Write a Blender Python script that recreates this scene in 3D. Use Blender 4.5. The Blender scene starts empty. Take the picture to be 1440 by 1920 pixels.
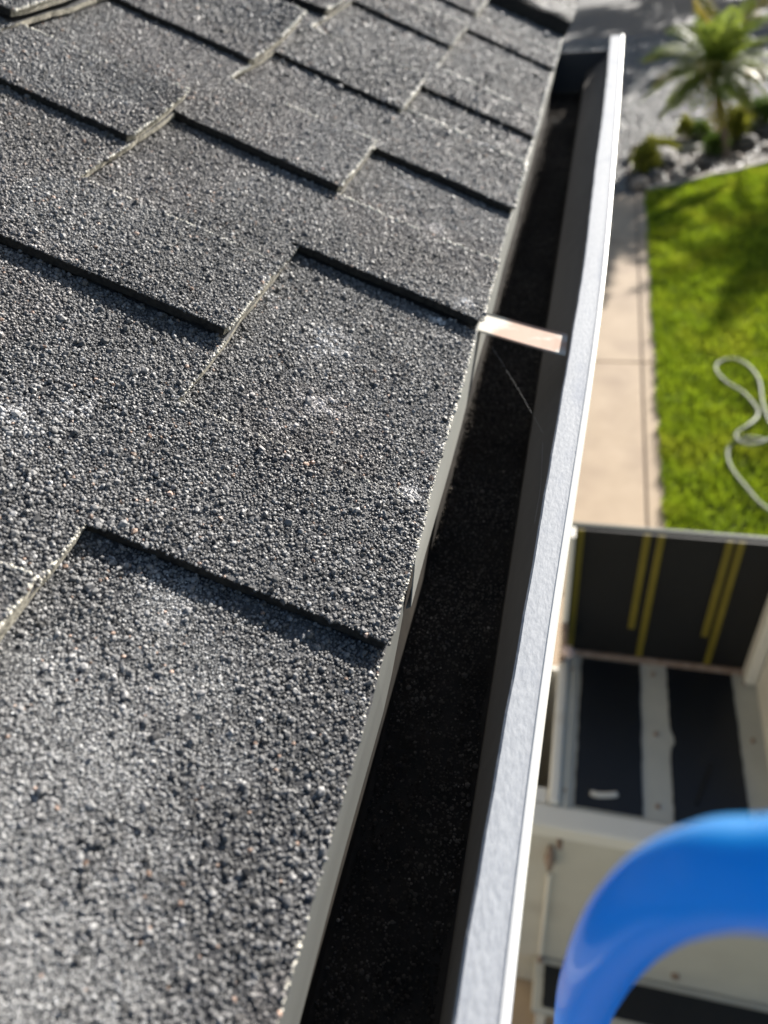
import bpy, math, random
import numpy as np
from mathutils import Matrix, Vector
rng = np.random.default_rng(7); random.seed(7)
scene = bpy.context.scene

# ------------------------------------------------------------------ camera
PITCH = 0.4796
cd = bpy.data.cameras.new('camera'); cam = bpy.data.objects.new('camera', cd)
scene.collection.objects.link(cam); scene.camera = cam
RIGHT = Vector((0.9678, 0.2297, -0.1029)); DOWN = Vector((0.0770, -0.6593, -0.7479)); FWD = Vector((-0.2397, 0.7159, -0.6558))
M = Matrix.Identity(4)
for i in range(3):
    M[i][0] = RIGHT[i]; M[i][1] = -DOWN[i]; M[i][2] = -FWD[i]
M[0][3], M[1][3], M[2][3] = 0.0791, -0.1715, 0.2748
cam.matrix_world = M
cd.sensor_fit = 'AUTO'; cd.sensor_width = 36.0; cd.lens = 26.24
cd.clip_start = 0.01; cd.clip_end = 600
cd.dof.use_dof = True; cd.dof.focus_distance = 0.385; cd.dof.aperture_fstop = 6.2

# ------------------------------------------------------------------ sky and sun
SUN_AZ, SUN_EL = math.radians(23), math.radians(21)
w = bpy.data.worlds.new('World'); scene.world = w; w.use_nodes = True
wn = w.node_tree.nodes; wl = w.node_tree.links
bg = wn['Background']
sky = wn.new('ShaderNodeTexSky'); sky.sky_type = 'NISHITA'; sky.sun_disc = False
sky.sun_elevation = SUN_EL; sky.sun_rotation = SUN_AZ
wl.new(sky.outputs[0], bg.inputs[0]); bg.inputs[1].default_value = 0.05
sd = bpy.data.lights.new('sun', 'SUN'); sun = bpy.data.objects.new('sun', sd)
scene.collection.objects.link(sun)
sd.energy = 5.0; sd.angle = math.radians(0.53); sd.color = (1.0, 0.95, 0.88)
sv = Vector((math.sin(SUN_AZ)*math.cos(SUN_EL), math.cos(SUN_AZ)*math.cos(SUN_EL), math.sin(SUN_EL)))
sun.rotation_euler = sv.to_track_quat('Z', 'Y').to_euler()
sun.location = (6, 8, 6)
vs = scene.view_settings; vs.view_transform = 'Standard'; vs.look = 'None'; vs.gamma = 1; vs.use_curve_mapping = False
vs.exposure = 1.42
try:
    scene.cycles.use_denoising = True
    scene.cycles.max_bounces = 6; scene.cycles.diffuse_bounces = 3; scene.cycles.glossy_bounces = 3
    scene.cycles.transparent_max_bounces = 4; scene.cycles.sample_clamp_indirect = 4
except Exception:
    pass

# ------------------------------------------------------------------ materials
def mat(name, col=(.5, .5, .5), rough=.6, spec=.5, metal=0, var=None, vscale=20, bump=0, bscale=200, detail=6, coat=0,
        var2=None, v2scale=3, v2lo=.45, v2hi=.6, stretch=None, translucent=0):
    """Procedural principled material: base colour, mottled with var by noise, blotched with var2, with fine bump."""
    m = bpy.data.materials.new(name); m.use_nodes = True
    n = m.node_tree.nodes; l = m.node_tree.links; b = n['Principled BSDF']
    b.inputs['Base Color'].default_value = (*col, 1); b.inputs['Roughness'].default_value = rough
    b.inputs['Specular IOR Level'].default_value = spec; b.inputs['Metallic'].default_value = metal
    b.inputs['Coat Weight'].default_value = coat
    tc = n.new('ShaderNodeTexCoord'); src = tc.outputs['Object']
    if stretch:
        mp = n.new('ShaderNodeMapping'); mp.inputs['Scale'].default_value = stretch
        l.new(src, mp.inputs[0]); src = mp.outputs[0]
    out = None
    if var is not None:
        t = n.new('ShaderNodeTexNoise'); t.inputs['Scale'].default_value = vscale; t.inputs['Detail'].default_value = detail
        t.inputs['Roughness'].default_value = .65
        l.new(src, t.inputs['Vector'])
        r = n.new('ShaderNodeValToRGB'); r.color_ramp.elements[0].position = .32; r.color_ramp.elements[1].position = .68
        r.color_ramp.elements[0].color = (*col, 1); r.color_ramp.elements[1].color = (*var, 1)
        l.new(t.outputs['Fac'], r.inputs[0]); out = r.outputs[0]
    if var2 is not None:
        t2 = n.new('ShaderNodeTexNoise'); t2.inputs['Scale'].default_value = v2scale; t2.inputs['Detail'].default_value = 5
        l.new(src, t2.inputs['Vector'])
        r2 = n.new('ShaderNodeMapRange'); r2.inputs[1].default_value = v2lo; r2.inputs[2].default_value = v2hi
        l.new(t2.outputs['Fac'], r2.inputs[0])
        mx = n.new('ShaderNodeMix'); mx.data_type = 'RGBA'
        l.new(r2.outputs[0], mx.inputs[0])
        if out: l.new(out, mx.inputs[6])
        else: mx.inputs[6].default_value = (*col, 1)
        mx.inputs[7].default_value = (*var2, 1); out = mx.outputs[2]
    if out: l.new(out, b.inputs['Base Color'])
    if bump:
        tb = n.new('ShaderNodeTexNoise'); tb.inputs['Scale'].default_value = bscale; tb.inputs['Detail'].default_value = 5
        l.new(src, tb.inputs['Vector'])
        bp = n.new('ShaderNodeBump'); bp.inputs['Strength'].default_value = 1; bp.inputs['Distance'].default_value = bump
        l.new(tb.outputs['Fac'], bp.inputs['Height']); l.new(bp.outputs[0], b.inputs['Normal'])
    if translucent:
        tr = n.new('ShaderNodeBsdfTranslucent'); ms = n.new('ShaderNodeMixShader'); ms.inputs[0].default_value = translucent
        if out: l.new(out, tr.inputs[0])
        else: tr.inputs[0].default_value = (*col, 1)
        o = n['Material Output']; l.new(b.outputs[0], ms.inputs[1]); l.new(tr.outputs[0], ms.inputs[2]); l.new(ms.outputs[0], o.inputs[0])
    return m

MT = {}
MT['asphalt_top'] = mat('shingle_asphalt', (.02, .021, .024), .85, .25, var=(.07, .07, .073), vscale=420, bump=.0006, bscale=900,
                        var2=(.12, .12, .12), v2scale=26, v2lo=.52, v2hi=.66)
MT['edge'] = mat('sunlit_shingle_cut_edge', (.10, .093, .08), .85, .2, var=(.62, .585, .49), vscale=420, bump=.0004, bscale=900)  # cream butt edge, paled further with the sunlight it catches
MT['side'] = mat('shaded_shingle_side', (.010, .010, .011), .9, .15, var=(.04, .037, .032), vscale=300, bump=.0005, bscale=700)  # black asphalt sides, their shade put into the colour as well
MT['deck'] = mat('roof_boards', (.28, .2, .13), .8)
MT['drip'] = mat('drip_edge_paint', (.25, .255, .235), .5, .4, var=(.31, .31, .285), vscale=30, bump=.00008, bscale=700, stretch=(1, .12, 1),
                 var2=(.2, .2, .185), v2scale=9, v2lo=.55, v2hi=.75)
MT['drip_grey'] = mat('drip_edge_bare_metal', (.11, .114, .108), .5, .4, var=(.15, .153, .143), vscale=30, bump=.00008, bscale=700, stretch=(1, .12, 1))
MT['fascia'] = mat('fascia_paint', (.3, .29, .26), .6)
MT['lip'] = mat('gutter_lip_paint', (.39, .405, .425), .62, .3, var=(.30, .315, .34), vscale=520, bump=.00026, bscale=520,
                var2=(.27, .29, .33), v2scale=40, v2lo=.56, v2hi=.72, stretch=(1, .4, 1))
MT['rim'] = mat('gutter_white_paint', (.84, .83, .79), .35, .5, var=(.78, .77, .74), vscale=40)
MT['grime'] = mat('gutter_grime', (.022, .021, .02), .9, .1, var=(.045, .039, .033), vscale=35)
MT['wallgrime'] = mat('gutter_inner_wall_film', (.10, .09, .08), .8, .2, var=(.15, .137, .12), vscale=14, stretch=(1, .15, 1))
MT['capgrey'] = mat('end_cap_paint', (.06, .063, .07), .8)
MT['galv'] = mat('hanger_metal', (.56, .54, .48), .55, .4, var=(.5, .475, .42), vscale=50, var2=(.44, .29, .215), v2scale=22, v2lo=.47, v2hi=.54, bump=.00008, bscale=500)
MT['web'] = mat('spider_silk', (.7, .68, .66), .4)

def attr_material(name, rough=.6, spec=.5):
    m = bpy.data.materials.new(name); m.use_nodes = True
    n = m.node_tree.nodes; l = m.node_tree.links; b = n['Principled BSDF']
    a = n.new('ShaderNodeAttribute'); a.attribute_type = 'INSTANCER'; a.attribute_name = 'tint'
    l.new(a.outputs['Color'], b.inputs['Base Color'])
    b.inputs['Roughness'].default_value = rough; b.inputs['Specular IOR Level'].default_value = spec
    return m
MT['granule'] = attr_material('mineral_granules', .55, .45)
MT['grit'] = attr_material('gutter_grit', .9, .1)
MT['pebble'] = attr_material('gravel_pebbles', .42, .5)

# ------------------------------------------------------------------ mesh helpers
col = scene.collection
def obj(name, verts, faces, mats, parent=None, mi=None, smooth=False):
    me = bpy.data.meshes.new(name); me.from_pydata([tuple(map(float, v)) for v in verts], [], [tuple(map(int, f)) for f in faces])
    for m in (mats if isinstance(mats, (list, tuple)) else [mats]): me.materials.append(m)
    if mi is not None: me.polygons.foreach_set('material_index', np.asarray(mi, dtype=np.int32))
    if smooth: me.polygons.foreach_set('use_smooth', np.ones(len(me.polygons), dtype=bool))
    me.update()
    o = bpy.data.objects.new(name, me); col.objects.link(o)
    if parent: o.parent = parent
    return o
def empty(name, loc=(0, 0, 0), rot=(0, 0, 0)):
    o = bpy.data.objects.new(name, None); col.objects.link(o); o.location = loc; o.rotation_euler = rot; o.empty_display_size = .05
    return o
def tag(o, label=None, cat=None, group=None, kind=None):
    if label: o['label'] = label
    if cat: o['category'] = cat
    if group: o['group'] = group
    if kind: o['kind'] = kind
    return o
class MB:
    def __init__(s): s.v = []; s.f = []; s.m = []
    def add(s, v, f, mi=0):
        b = len(s.v); s.v += [tuple(x) for x in v]; s.f += [tuple(i+b for i in q) for q in f]; s.m += [mi]*len(f); return s
    def box(s, x0, x1, y0, y1, z0, z1, mi=0, bev=0.0, jit=0):
        if bev <= 0:
            v = [(x, y, z) for z in (z0, z1) for y in (y0, y1) for x in (x0, x1)]
            if jit: v = [tuple(c+random.uniform(-jit, jit) for c in p) for p in v]
            return s.add(v, [(0, 2, 3, 1), (4, 5, 7, 6), (0, 1, 5, 4), (2, 6, 7, 3), (0, 4, 6, 2), (1, 3, 7, 5)], mi)
        # chamfered box: 24 vertices
        import itertools
        vs_, idx = [], {}
        lo = (x0, y0, z0); hi = (x1, y1, z1)
        for c in itertools.product((0, 1), repeat=3):
            for ax in range(3):
                p = [(lo[k] if c[k] == 0 else hi[k]) for k in range(3)]
                for k in range(3):
                    if k != ax: p[k] += bev if c[k] == 0 else -bev
                idx[(c, ax)] = len(vs_); vs_.append(p)
        fs = []
        for ax in range(3):
            for side in (0, 1):
                o1, o2 = [k for k in range(3) if k != ax]
                q = []
                for a, b_ in ((0, 0), (1, 0), (1, 1), (0, 1)):
                    c = [0]*3; c[ax] = side; c[o1] = a; c[o2] = b_; q.append(idx[(tuple(c), ax)])
                fs.append(tuple(q))
        for ax in range(3):
            o1, o2 = [k for k in range(3) if k != ax]
            for a in (0, 1):
                for b_ in (0, 1):
                    c0 = [0]*3; c0[o1] = a; c0[o2] = b_; c1 = list(c0); c1[ax] = 1
                    fs.append((idx[(tuple(c0), o1)], idx[(tuple(c0), o2)], idx[(tuple(c1), o2)], idx[(tuple(c1), o1)]))
        for c in itertools.product((0, 1), repeat=3):
            fs.append((idx[(c, 0)], idx[(c, 1)], idx[(c, 2)]))
        return s.add(vs_, fs, mi)
    def tube(s, pts, rad, n=10, mi=0, cap=True):
        pts = [Vector(p) for p in pts]; k = len(pts)
        rad = [rad]*k if not hasattr(rad, '__len__') else rad
        T = [(pts[min(i+1, k-1)]-pts[max(i-1, 0)]).normalized() for i in range(k)]
        a = T[0].orthogonal().normalized(); vs_ = []
        for i in range(k):
            a = (a - T[i]*a.dot(T[i])).normalized(); b = T[i].cross(a)
            for j in range(n):
                t = 2*math.pi*j/n; vs_.append(pts[i] + (a*math.cos(t)+b*math.sin(t))*rad[i])
        fs = [(i*n+j, i*n+(j+1) % n, (i+1)*n+(j+1) % n, (i+1)*n+j) for i in range(k-1) for j in range(n)]
        if cap: fs += [tuple(range(n-1, -1, -1)), tuple((k-1)*n+j for j in range(n))]
        return s.add(vs_, fs, mi)
    def build(s, name, mats, parent=None, smooth=False):
        return obj(name, s.v, s.f, mats, parent, s.m, smooth)
def fix(o):
    import bmesh
    bm = bmesh.new(); bm.from_mesh(o.data); bmesh.ops.recalc_face_normals(bm, faces=bm.faces); bm.to_mesh(o.data); bm.free(); return o
def spline(P, per=8):
    P = np.array(P, float); Q = np.vstack([2*P[0]-P[1], P, 2*P[-1]-P[-2]]); out = []
    for i in range(1, len(Q)-2):
        p0, p1, p2, p3 = Q[i-1], Q[i], Q[i+1], Q[i+2]
        for t in np.linspace(0, 1, per, endpoint=False):
            out.append(.5*((2*p1)+(-p0+p2)*t+(2*p0-5*p1+4*p2-p3)*t*t+(-p0+3*p1-3*p2+p3)*t**3))
    out.append(P[-1]); return np.array(out)

_L = rng.random((64, 64))
def noise(x, y, s):
    """smooth value noise in numpy, about 0..1"""
    x = np.asarray(x)*s+11.3; y = np.asarray(y)*s+7.1
    i = np.floor(x).astype(int); j = np.floor(y).astype(int); fx = x-i; fy = y-j
    fx = fx*fx*(3-2*fx); fy = fy*fy*(3-2*fy)
    g = lambda a, b: _L[a % 64, b % 64]
    return (g(i, j)*(1-fx)+g(i+1, j)*fx)*(1-fy)+(g(i, j+1)*(1-fx)+g(i+1, j+1)*fx)*fy

# geometry nodes: small stones instanced on the points of a mesh
def stone_nodes(name, material, subdiv, amp, seed):
    g = bpy.data.node_groups.new(name, 'GeometryNodeTree')
    g.interface.new_socket('Geometry', in_out='INPUT', socket_type='NodeSocketGeometry')
    g.interface.new_socket('Geometry', in_out='OUTPUT', socket_type='NodeSocketGeometry')
    n = g.nodes; l = g.links
    gi = n.new('NodeGroupInput'); go = n.new('NodeGroupOutput')
    joins = n.new('GeometryNodeGeometryToInstance')
    for q in range(4):
        ico = n.new('GeometryNodeMeshIcoSphere'); ico.inputs['Radius'].default_value = 1; ico.inputs['Subdivisions'].default_value = subdiv
        nz = n.new('ShaderNodeTexNoise'); nz.noise_dimensions = '4D'; nz.inputs['Scale'].default_value = .9; nz.inputs['W'].default_value = seed+q*3.7
        sb = n.new('ShaderNodeVectorMath'); sb.operation = 'SUBTRACT'; sb.inputs[1].default_value = (.5, .5, .5)
        sc = n.new('ShaderNodeVectorMath'); sc.operation = 'SCALE'; sc.inputs['Scale'].default_value = amp
        sp = n.new('GeometryNodeSetPosition'); ss = n.new('GeometryNodeSetShadeSmooth'); ss.inputs['Shade Smooth'].default_value = False
        sm = n.new('GeometryNodeSetMaterial'); sm.inputs['Material'].default_value = material
        l.new(nz.outputs['Color'], sb.inputs[0]); l.new(sb.outputs[0], sc.inputs[0]); l.new(ico.outputs['Mesh'], sp.inputs['Geometry'])
        l.new(sc.outputs[0], sp.inputs['Offset']); l.new(sp.outputs[0], ss.inputs[0]); l.new(ss.outputs[0], sm.inputs[0])
        l.new(sm.outputs[0], joins.inputs[0])
    m2p = n.new('GeometryNodeMeshToPoints')
    ip = n.new('GeometryNodeInstanceOnPoints'); ip.inputs['Pick Instance'].default_value = True
    def na(nm, t):
        a = n.new('GeometryNodeInputNamedAttribute'); a.data_type = t; a.inputs['Name'].default_value = nm; return a
    r = na('rot', 'FLOAT_VECTOR'); s = na('scl', 'FLOAT_VECTOR'); k = na('pick', 'INT')
    l.new(gi.outputs[0], m2p.inputs[0]); l.new(m2p.outputs[0], ip.inputs['Points'])
    l.new(joins.outputs[0], ip.inputs['Instance']); l.new(k.outputs[0], ip.inputs['Instance Index'])
    l.new(r.outputs[0], ip.inputs['Rotation']); l.new(s.outputs[0], ip.inputs['Scale'])
    l.new(ip.outputs[0], go.inputs[0])
    return g
GN_GRAN = stone_nodes('granule_nodes', MT['granule'], 1, 1.15, 1.0)
GN_GRIT = stone_nodes('grit_nodes', MT['grit'], 1, 1.0, 4.0)
GN_PEB = stone_nodes('pebble_nodes', MT['pebble'], 2, .7, 9.0)
def stones(name, P, S, T, gn, parent=None):
    me = bpy.data.meshes.new(name); k = len(P)
    me.vertices.add(k); me.vertices.foreach_set('co', np.asarray(P, np.float32).ravel())
    R = np.stack([rng.uniform(-.5, .5, k), rng.uniform(-.5, .5, k), rng.uniform(0, 6.28, k)], 1)
    for nm, D in (('rot', R), ('scl', S), ('tint', T)):
        a = me.attributes.new(nm, 'FLOAT_VECTOR', 'POINT'); a.data.foreach_set('vector', np.asarray(D, np.float32).ravel())
    a = me.attributes.new('pick', 'INT', 'POINT'); a.data.foreach_set('value', rng.integers(0, 4, k).astype(np.int32))
    me.update()
    o = bpy.data.objects.new(name, me); col.objects.link(o); o['kind'] = 'stuff'
    if parent: o.parent = parent
    md = o.modifiers.new('stones', 'NODES'); md.node_group = gn
    return o

# ================================================================== ROOF
# roof frame: x = downslope (eave edge at x 0), y = along the eave away from the viewer, z = off the roof plane
roof = empty('roof', (0, 0, 0), (0, PITCH, 0))
tag(roof, 'dark grey asphalt shingle roof with stepped tabs and pale chalky edges beside the gutter', 'roof')
E_ = .143; YA, YB = -.75, 1.41
HB = .0064; RAISE = .0058
RAISED = {   # raised tabs of each course, near and far edge along the eave
    0: [(-.62, -.5), (-.40, -.29), (.028, .124), (.325, .432), (.554, .688), (.788, .878), (1.128, 1.225)],
    1: [(-.55, -.42), (-.215, -.009), (.187, .283), (.430, .545), (.664, .79), (.975, 1.09), (1.21, 1.33)],
    2: [(-.6, -.45), (-.3, -.14), (.02, .13), (.352, .452), (.597, .752), (.847, .985), (1.13, 1.26)],
    3: [(-.5, -.36), (-.1, .04), (.19, .30), (.44, .575), (.70, .84), (1.0, 1.14)],
    4: [(-.62, -.48), (-.25, -.1), (.05, .2), (.36, .5), (.66, .8), (.95, 1.1), (1.24, 1.36)],
    5: [(-.4, -.26), (-.02, .12), (.25, .4), (.55, .68), (.83, .95), (1.1, 1.26)],
}
LIFT = [  # course, raised only, y, u, sigma y, sigma u, height: curled corners
    (2, True, .455, .286, .045, .05, .007), (2, True, .76, .286, .07, .06, .016), (2, True, .985, .286, .06, .06, .012),
    (3, True, .45, .43, .09, .06, .004), (3, True, .58, .43, .06, .06, .010), (3, False, .5, .43, .10, .05, .003),
    (1, True, .545, .143, .04, .04, .003), (1, True, .79, .143, .05, .05, .005), (1, True, 1.09, .143, .05, .05, .005),
    (0, True, .325, 0.03, .05, .14, .0038), (0, True, .43, .0, .04, .04, .002), (1, True, .19, .143, .05, .16, .0028), (0, True, .03, .0, .05, .16, .0016), (1, True, .43, .2, .05, .14, .002), (0, True, .555, .05, .05, .14, .002),
]
def height(k, raised, u, y):
    ub = k*E_; h = .0004 + HB*np.clip(1-(u-ub)/E_, -.05, 1.05)
    if raised: h = h + RAISE
    h = h + .0010*(noise(y, u, 28)-.5) + .0016*(noise(y+3, u+k, 9)-.5)*(1 if k else .6)
    for (kk, ro, ly, lu, sy, su, a) in LIFT:
        if kk == k and (raised or not ro):
            h = h + a*np.exp(-((y-ly)/sy)**2-((u-lu)/su)**2)
    return h
def slab(name, k, raised, u0, u1, y0, y1, thick):
    ny = max(4, int((y1-y0)/.009)); nu = 14
    Y, U = np.meshgrid(np.linspace(y0, y1, ny+1), np.linspace(u0, u1, nu+1), indexing='ij')
    # slightly ragged outline, rounded outer corners
    rag = .0012*(noise(Y, U*0+k*3+raised*5, 160)-.5)+.0022*(noise(Y, U*0+k*2, 22)-.5)
    Uj = U.copy(); Uj[:, 0] += rag[:, 0]
    Yj = Y.copy(); e = .0016*(noise(U*1.0+k, Y*0+y0*17, 120)-.5)+.002*(noise(U+k, Y*0+y1*9, 30)-.5)
    Yj[0, :] += e[0, :]; Yj[-1, :] += e[-1, :]
    Uj[0, 0] += .0022; Uj[-1, 0] += .0022
    H = height(k, raised, Uj, Yj)
    n1 = (ny+1)*(nu+1); g = np.arange(n1).reshape(ny+1, nu+1)
    top = np.stack([-Uj.ravel(), Yj.ravel(), H.ravel()], 1)
    bot = top.copy(); bot[:, 2] -= thick
    V = np.vstack([top, bot])
    F = [(g[i, j], g[i, j+1], g[i+1, j+1], g[i+1, j]) for i in range(ny) for j in range(nu)]; mi = [0]*len(F)
    F += [tuple(n1+q for q in reversed(f)) for f in F[:]]; mi += [1]*(len(F)-len(mi))
    rim = [g[i, 0] for i in range(ny+1)]+[g[ny, j] for j in range(1, nu+1)]+[g[i, nu] for i in range(ny-1, -1, -1)]+[g[0, j] for j in range(nu-1, 0, -1)]
    for q_, (a, b) in enumerate(zip(rim, rim[1:]+rim[:1])): F.append((a, b, b+n1, a+n1)); mi.append(1 if q_ < ny else 2)
    o = obj(name, V, F, [MT['asphalt_top'], MT['edge'], MT['side']], roof, mi)
    fix(o)
    return o
CHALK = [(.237, .089, .014, .8), (.224, .094, .008, .7), (.175, .078, .010, .75), (.172, .068, .006, .6), (.147, .091, .008, .5), (.343, .016, .006, 1.0),
         (.316, .029, .006, .9), (.133, .012, .008, .7), (.066, .205, .014, .5), (.087, .183, .008, .6), (.58, .173, .006, .8), (.012, .1, .012, .4), (-.06, .105, .02, .3),
         (.33, .022, .004, 1), (.255, .137, .01, .35), (.70, .05, .008, .8), (.46, .06, .008, .7), (.52, .1, .006, .7)]
BALD = [(-.060, .100, .026), (-.065, .078, .016), (-.112, .085, .022), (-.02, .07, .02), (-.04, .125, .018), (-.10, .11, .02), (-.085, .055, .012), (.01, .095, .012),
        (-.12, .05, .018), (-.135, .075, .02), (-.045, .045, .01)]
def granules(parent, k, raised, u0, u1, y0, y1, skip=()):
    y0 = max(y0, -.42); u1 = min(u1, .62)
    if u0 > .6 or y1 < -.42: return
    parts = []
    for (a, b, sp) in ((-.42, .62, .00140), (.62, 1.75, .0020)):
        ya, yb = max(a, y0), min(b, y1)
        if yb-ya < .004: continue
        nu = int((u1-u0)/sp)+2; ny = int((yb-ya)/(sp*.866))+2
        I, J = np.meshgrid(np.arange(ny), np.arange(nu), indexing='ij')
        y = (ya+I*sp*.866).ravel(); u = (u0+(J+.5*(I % 2))*sp).ravel()
        y = y+rng.uniform(-.38, .38, y.size)*sp; u = u+rng.uniform(-.38, .38, u.size)*sp
        ok = (y > ya-.0002) & (y < yb+.0002) & (u > u0-.0003) & (u < u1)
        for (s0, s1) in skip: ok &= ~((y > s0+.0008) & (y < s1-.0008))
        y = y[ok]; u = u[ok]
        bald = np.zeros(y.size)
        if k == 0 and not raised:
            for (by, bu, br) in BALD: bald = np.maximum(bald, np.exp(-((y-by)**2+(u-bu)**2)/br**2))
        cov = bald*(.35+.9*noise(y, u, 140)) + .05 + .16*noise(y+9, u+4, 60)
        keep = rng.random(y.size) > cov*.85
        y = y[keep]; u = u[keep]; bald = bald[keep]
        r = sp*.5*np.exp(rng.normal(.04, .34, y.size))*(1-.25*bald)
        parts.append((y, u, r))
    if not parts: return
    y = np.concatenate([p[0] for p in parts]); u = np.concatenate([p[1] for p in parts]); r = np.concatenate([p[2] for p in parts])
    v = np.exp(rng.normal(math.log(.135), .30, y.size))
    ch = np.zeros(y.size)
    for (cy, cu, cr, a) in CHALK:
        ch = np.maximum(ch, a*np.exp(-((y-cy)**2+(u-cu)**2)/cr**2)*(noise(y, u, 260) > .42))
    v = v*(1+.5*(noise(y, u, 15)-.5))
    v = v+ch*.55
    if k == 0 and not raised:
        for (by, bu, br) in BALD: v = v+.09*np.exp(-((y-by)**2+(u-bu)**2)/(br*1.1)**2)*(noise(y+2, u+6, 190) > .5)
    v = np.where(rng.random(y.size) < .012, v+.16, v); v = np.where(rng.random(y.size) < .10, v*.4, v)
    T = np.stack([v*1.01, v*1.0, v*1.0], 1)
    warm = rng.random(y.size) < (.006+.012*(noise(y+1, u+2, 20) > .62)); T[warm] *= np.array([1.9, 1.4, 1.15]); T[warm] += np.array([.03, .012, .0])
    brown = noise(y+5, u+1, 11) > .5; T[brown] *= np.array([1.03, .99, .97])
    if k == 0 and not raised and y0 < 0:
        by = []; bu = []
        for (cy0, cu0, cr0) in BALD:
            kk = int(cr0*cr0*6/1.0e-6); by.append(rng.normal(cy0, cr0*.75, kk)); bu.append(rng.normal(cu0, cr0*.75, kk))
        by = np.concatenate(by); bu = np.concatenate(bu); ok = (bu > u0+.001) & (bu < u1) & (by > y0) & (by < y1)
        for (s0, s1) in skip: ok &= ~((by > s0) & (by < s1))
        by = by[ok]; bu = bu[ok]; bv = np.exp(rng.normal(math.log(.26), .35, by.size))
        y = np.concatenate([y, by]); u = np.concatenate([u, bu]); r = np.concatenate([r, rng.uniform(.0002, .0006, by.size)]); T = np.vstack([T, np.stack([bv, bv, bv*.99], 1)])
    # pale crumbs, sunlight on the butt and far edges put into their tint
    cy, cu = [], []
    m = int((min(y1, 1.5)-y0)/.00055)
    if m > 0:
        yy = rng.uniform(y0, y1, m); pr = .25+.75*(noise(yy, yy*0+k, 30) > .45); q = rng.random(m) < pr*(.9 if k == 0 else .75)
        if not raised and k > 0:
            for (s0, s1) in RAISED[k-1]: q &= ~((yy > s0) & (yy < s1))
        if not raised:
            for (s0, s1) in skip: q &= ~((yy > s0) & (yy < s1))
        cy.append(yy[q]); cu.append(u0-.0004+np.abs(rng.normal(0, .0007, q.sum())))
    if raised and y1 < 1.7:
        m = int((u1-u0)/.0007); uu = rng.uniform(u0, u1, m); q = rng.random(m) < .8*(noise(uu, uu*0+y1, 45) > .30)
        cu.append(uu[q]); cy.append(y1-np.abs(rng.normal(0, .0006, q.sum())))
    cy = np.concatenate(cy) if cy else np.zeros(0); cu = np.concatenate(cu) if cu else np.zeros(0)
    cr = rng.uniform(.0004, .0010, cy.size)*(1+.9*np.clip((cy-.3)/.4, 0, 1))*(np.where(cy > .2, 1.3, .75) if k == 0 else 1)
    cv = rng.uniform(.45, .8, cy.size); CT = np.stack([cv, cv*.95, cv*.82], 1)
    y = np.concatenate([y, cy]); u = np.concatenate([u, cu]); r = np.concatenate([r, cr]); T = np.vstack([T, CT])
    z = height(k, raised, u, y)+r*(.25+.35*rng.normal(0, .8, r.size))
    S = np.stack([r*rng.uniform(.85, 1.25, r.size), r*rng.uniform(.8, 1.15, r.size), r*rng.uniform(.75, 1.15, r.size)], 1)
    stones('granules', np.stack([-u, y, z], 1), S, np.clip(T, .004, .8), GN_GRAN, parent)

JOINTS = {0: (-.3, .70), 1: (.1, 1.02), 2: (-.18, .80), 3: (.33, 1.2), 4: (.0, .9), 5: (.6, 1.3)}
for k in range(6):
    ub = k*E_
    cuts = [YA]+list(JOINTS[k])+[YB]
    for a, b in zip(cuts[:-1], cuts[1:]):
        o = slab('shingle', k, False, ub, ub+E_*1.06, a+.0007, b-.0007, .0042)
        granules(o, k, False, ub, ub+E_+.004, a+.0007, b-.0007, RAISED[k])
    for (a, b) in RAISED[k]:
        o = slab('shingle_tab', k, True, ub, ub+E_+.005, a, b, .0055)
        granules(o, k, True, ub, ub+E_+.004, a, b)
# further courses up the slope, beyond what the photograph shows
for k in range(6, 14):
    slab('shingle', k, False, k*E_, k*E_+E_*1.25, YA, YB, .0045)
    y = YA+random.uniform(.02, .2)
    while y < YB-.15:
        b = y+random.uniform(.09, .15); slab('shingle_tab', k, True, k*E_, k*E_+E_+.005, y, b, .0055); y = b+random.uniform(.08, .15)
# raised shingled cap that closes the far end of the roof
def cap(u0, u1, k):
    m = MB(); prof = [(1.385, .002), (1.39, .030), (1.40, .0345), (1.50, .036), (1.66, .033), (1.668, .026), (1.67, -.02)]
    n = 12
    V = []; F = []; mi = []
    for i in range(n+1):
        u = u0+(u1-u0)*i/n
        for (y, z) in prof:
            V.append((-u, y+.002*math.sin(u*60), z-.010*(u-u0)/(u1-u0)+.0015*math.sin(u*90+y*40)))
    q = len(prof)
    for i in range(n):
        for j in range(q-1):
            F.append((i*q+j, i*q+j+1, (i+1)*q+j+1, (i+1)*q+j)); mi.append(0 if j in (2, 3) else 1)
    F.append(tuple(range(q-1, -1, -1))); F.append(tuple(n*q+j for j in range(q))); mi += [1, 1]
    o = fix(obj('cap_shingle', V, F, [MT['asphalt_top'], MT['side']], roof, mi))  # near face takes the darkened side colour, shade included
    sp = .0025; cnt = int((u1-u0)*.26/(sp*sp))
    uu = rng.uniform(u0, u1, cnt); yy = rng.uniform(1.392, 1.66, cnt)
    zz = np.interp(yy, [p[0] for p in prof], [p[1] for p in prof])-.010*(uu-u0)/(u1-u0)+.0015*np.sin(uu*90+yy*40)
    r = sp*.55*np.exp(rng.normal(0, .25, cnt)); v = np.exp(rng.normal(math.log(.08), .5, cnt))
    stones('granules', np.stack([-uu, yy, zz], 1), np.stack([r, r, r*.7], 1), np.clip(np.stack([v, v, v], 1), .01, .6), GN_GRAN, o)
for k in range(5): cap(k*.19-.004, k*.19+.20, k)
# decking, drip edge, fascia
MB().box(-2.2, .0, YA, 1.68, -.021, -.0095).build('roof_deck', MT['deck'], roof)

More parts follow.
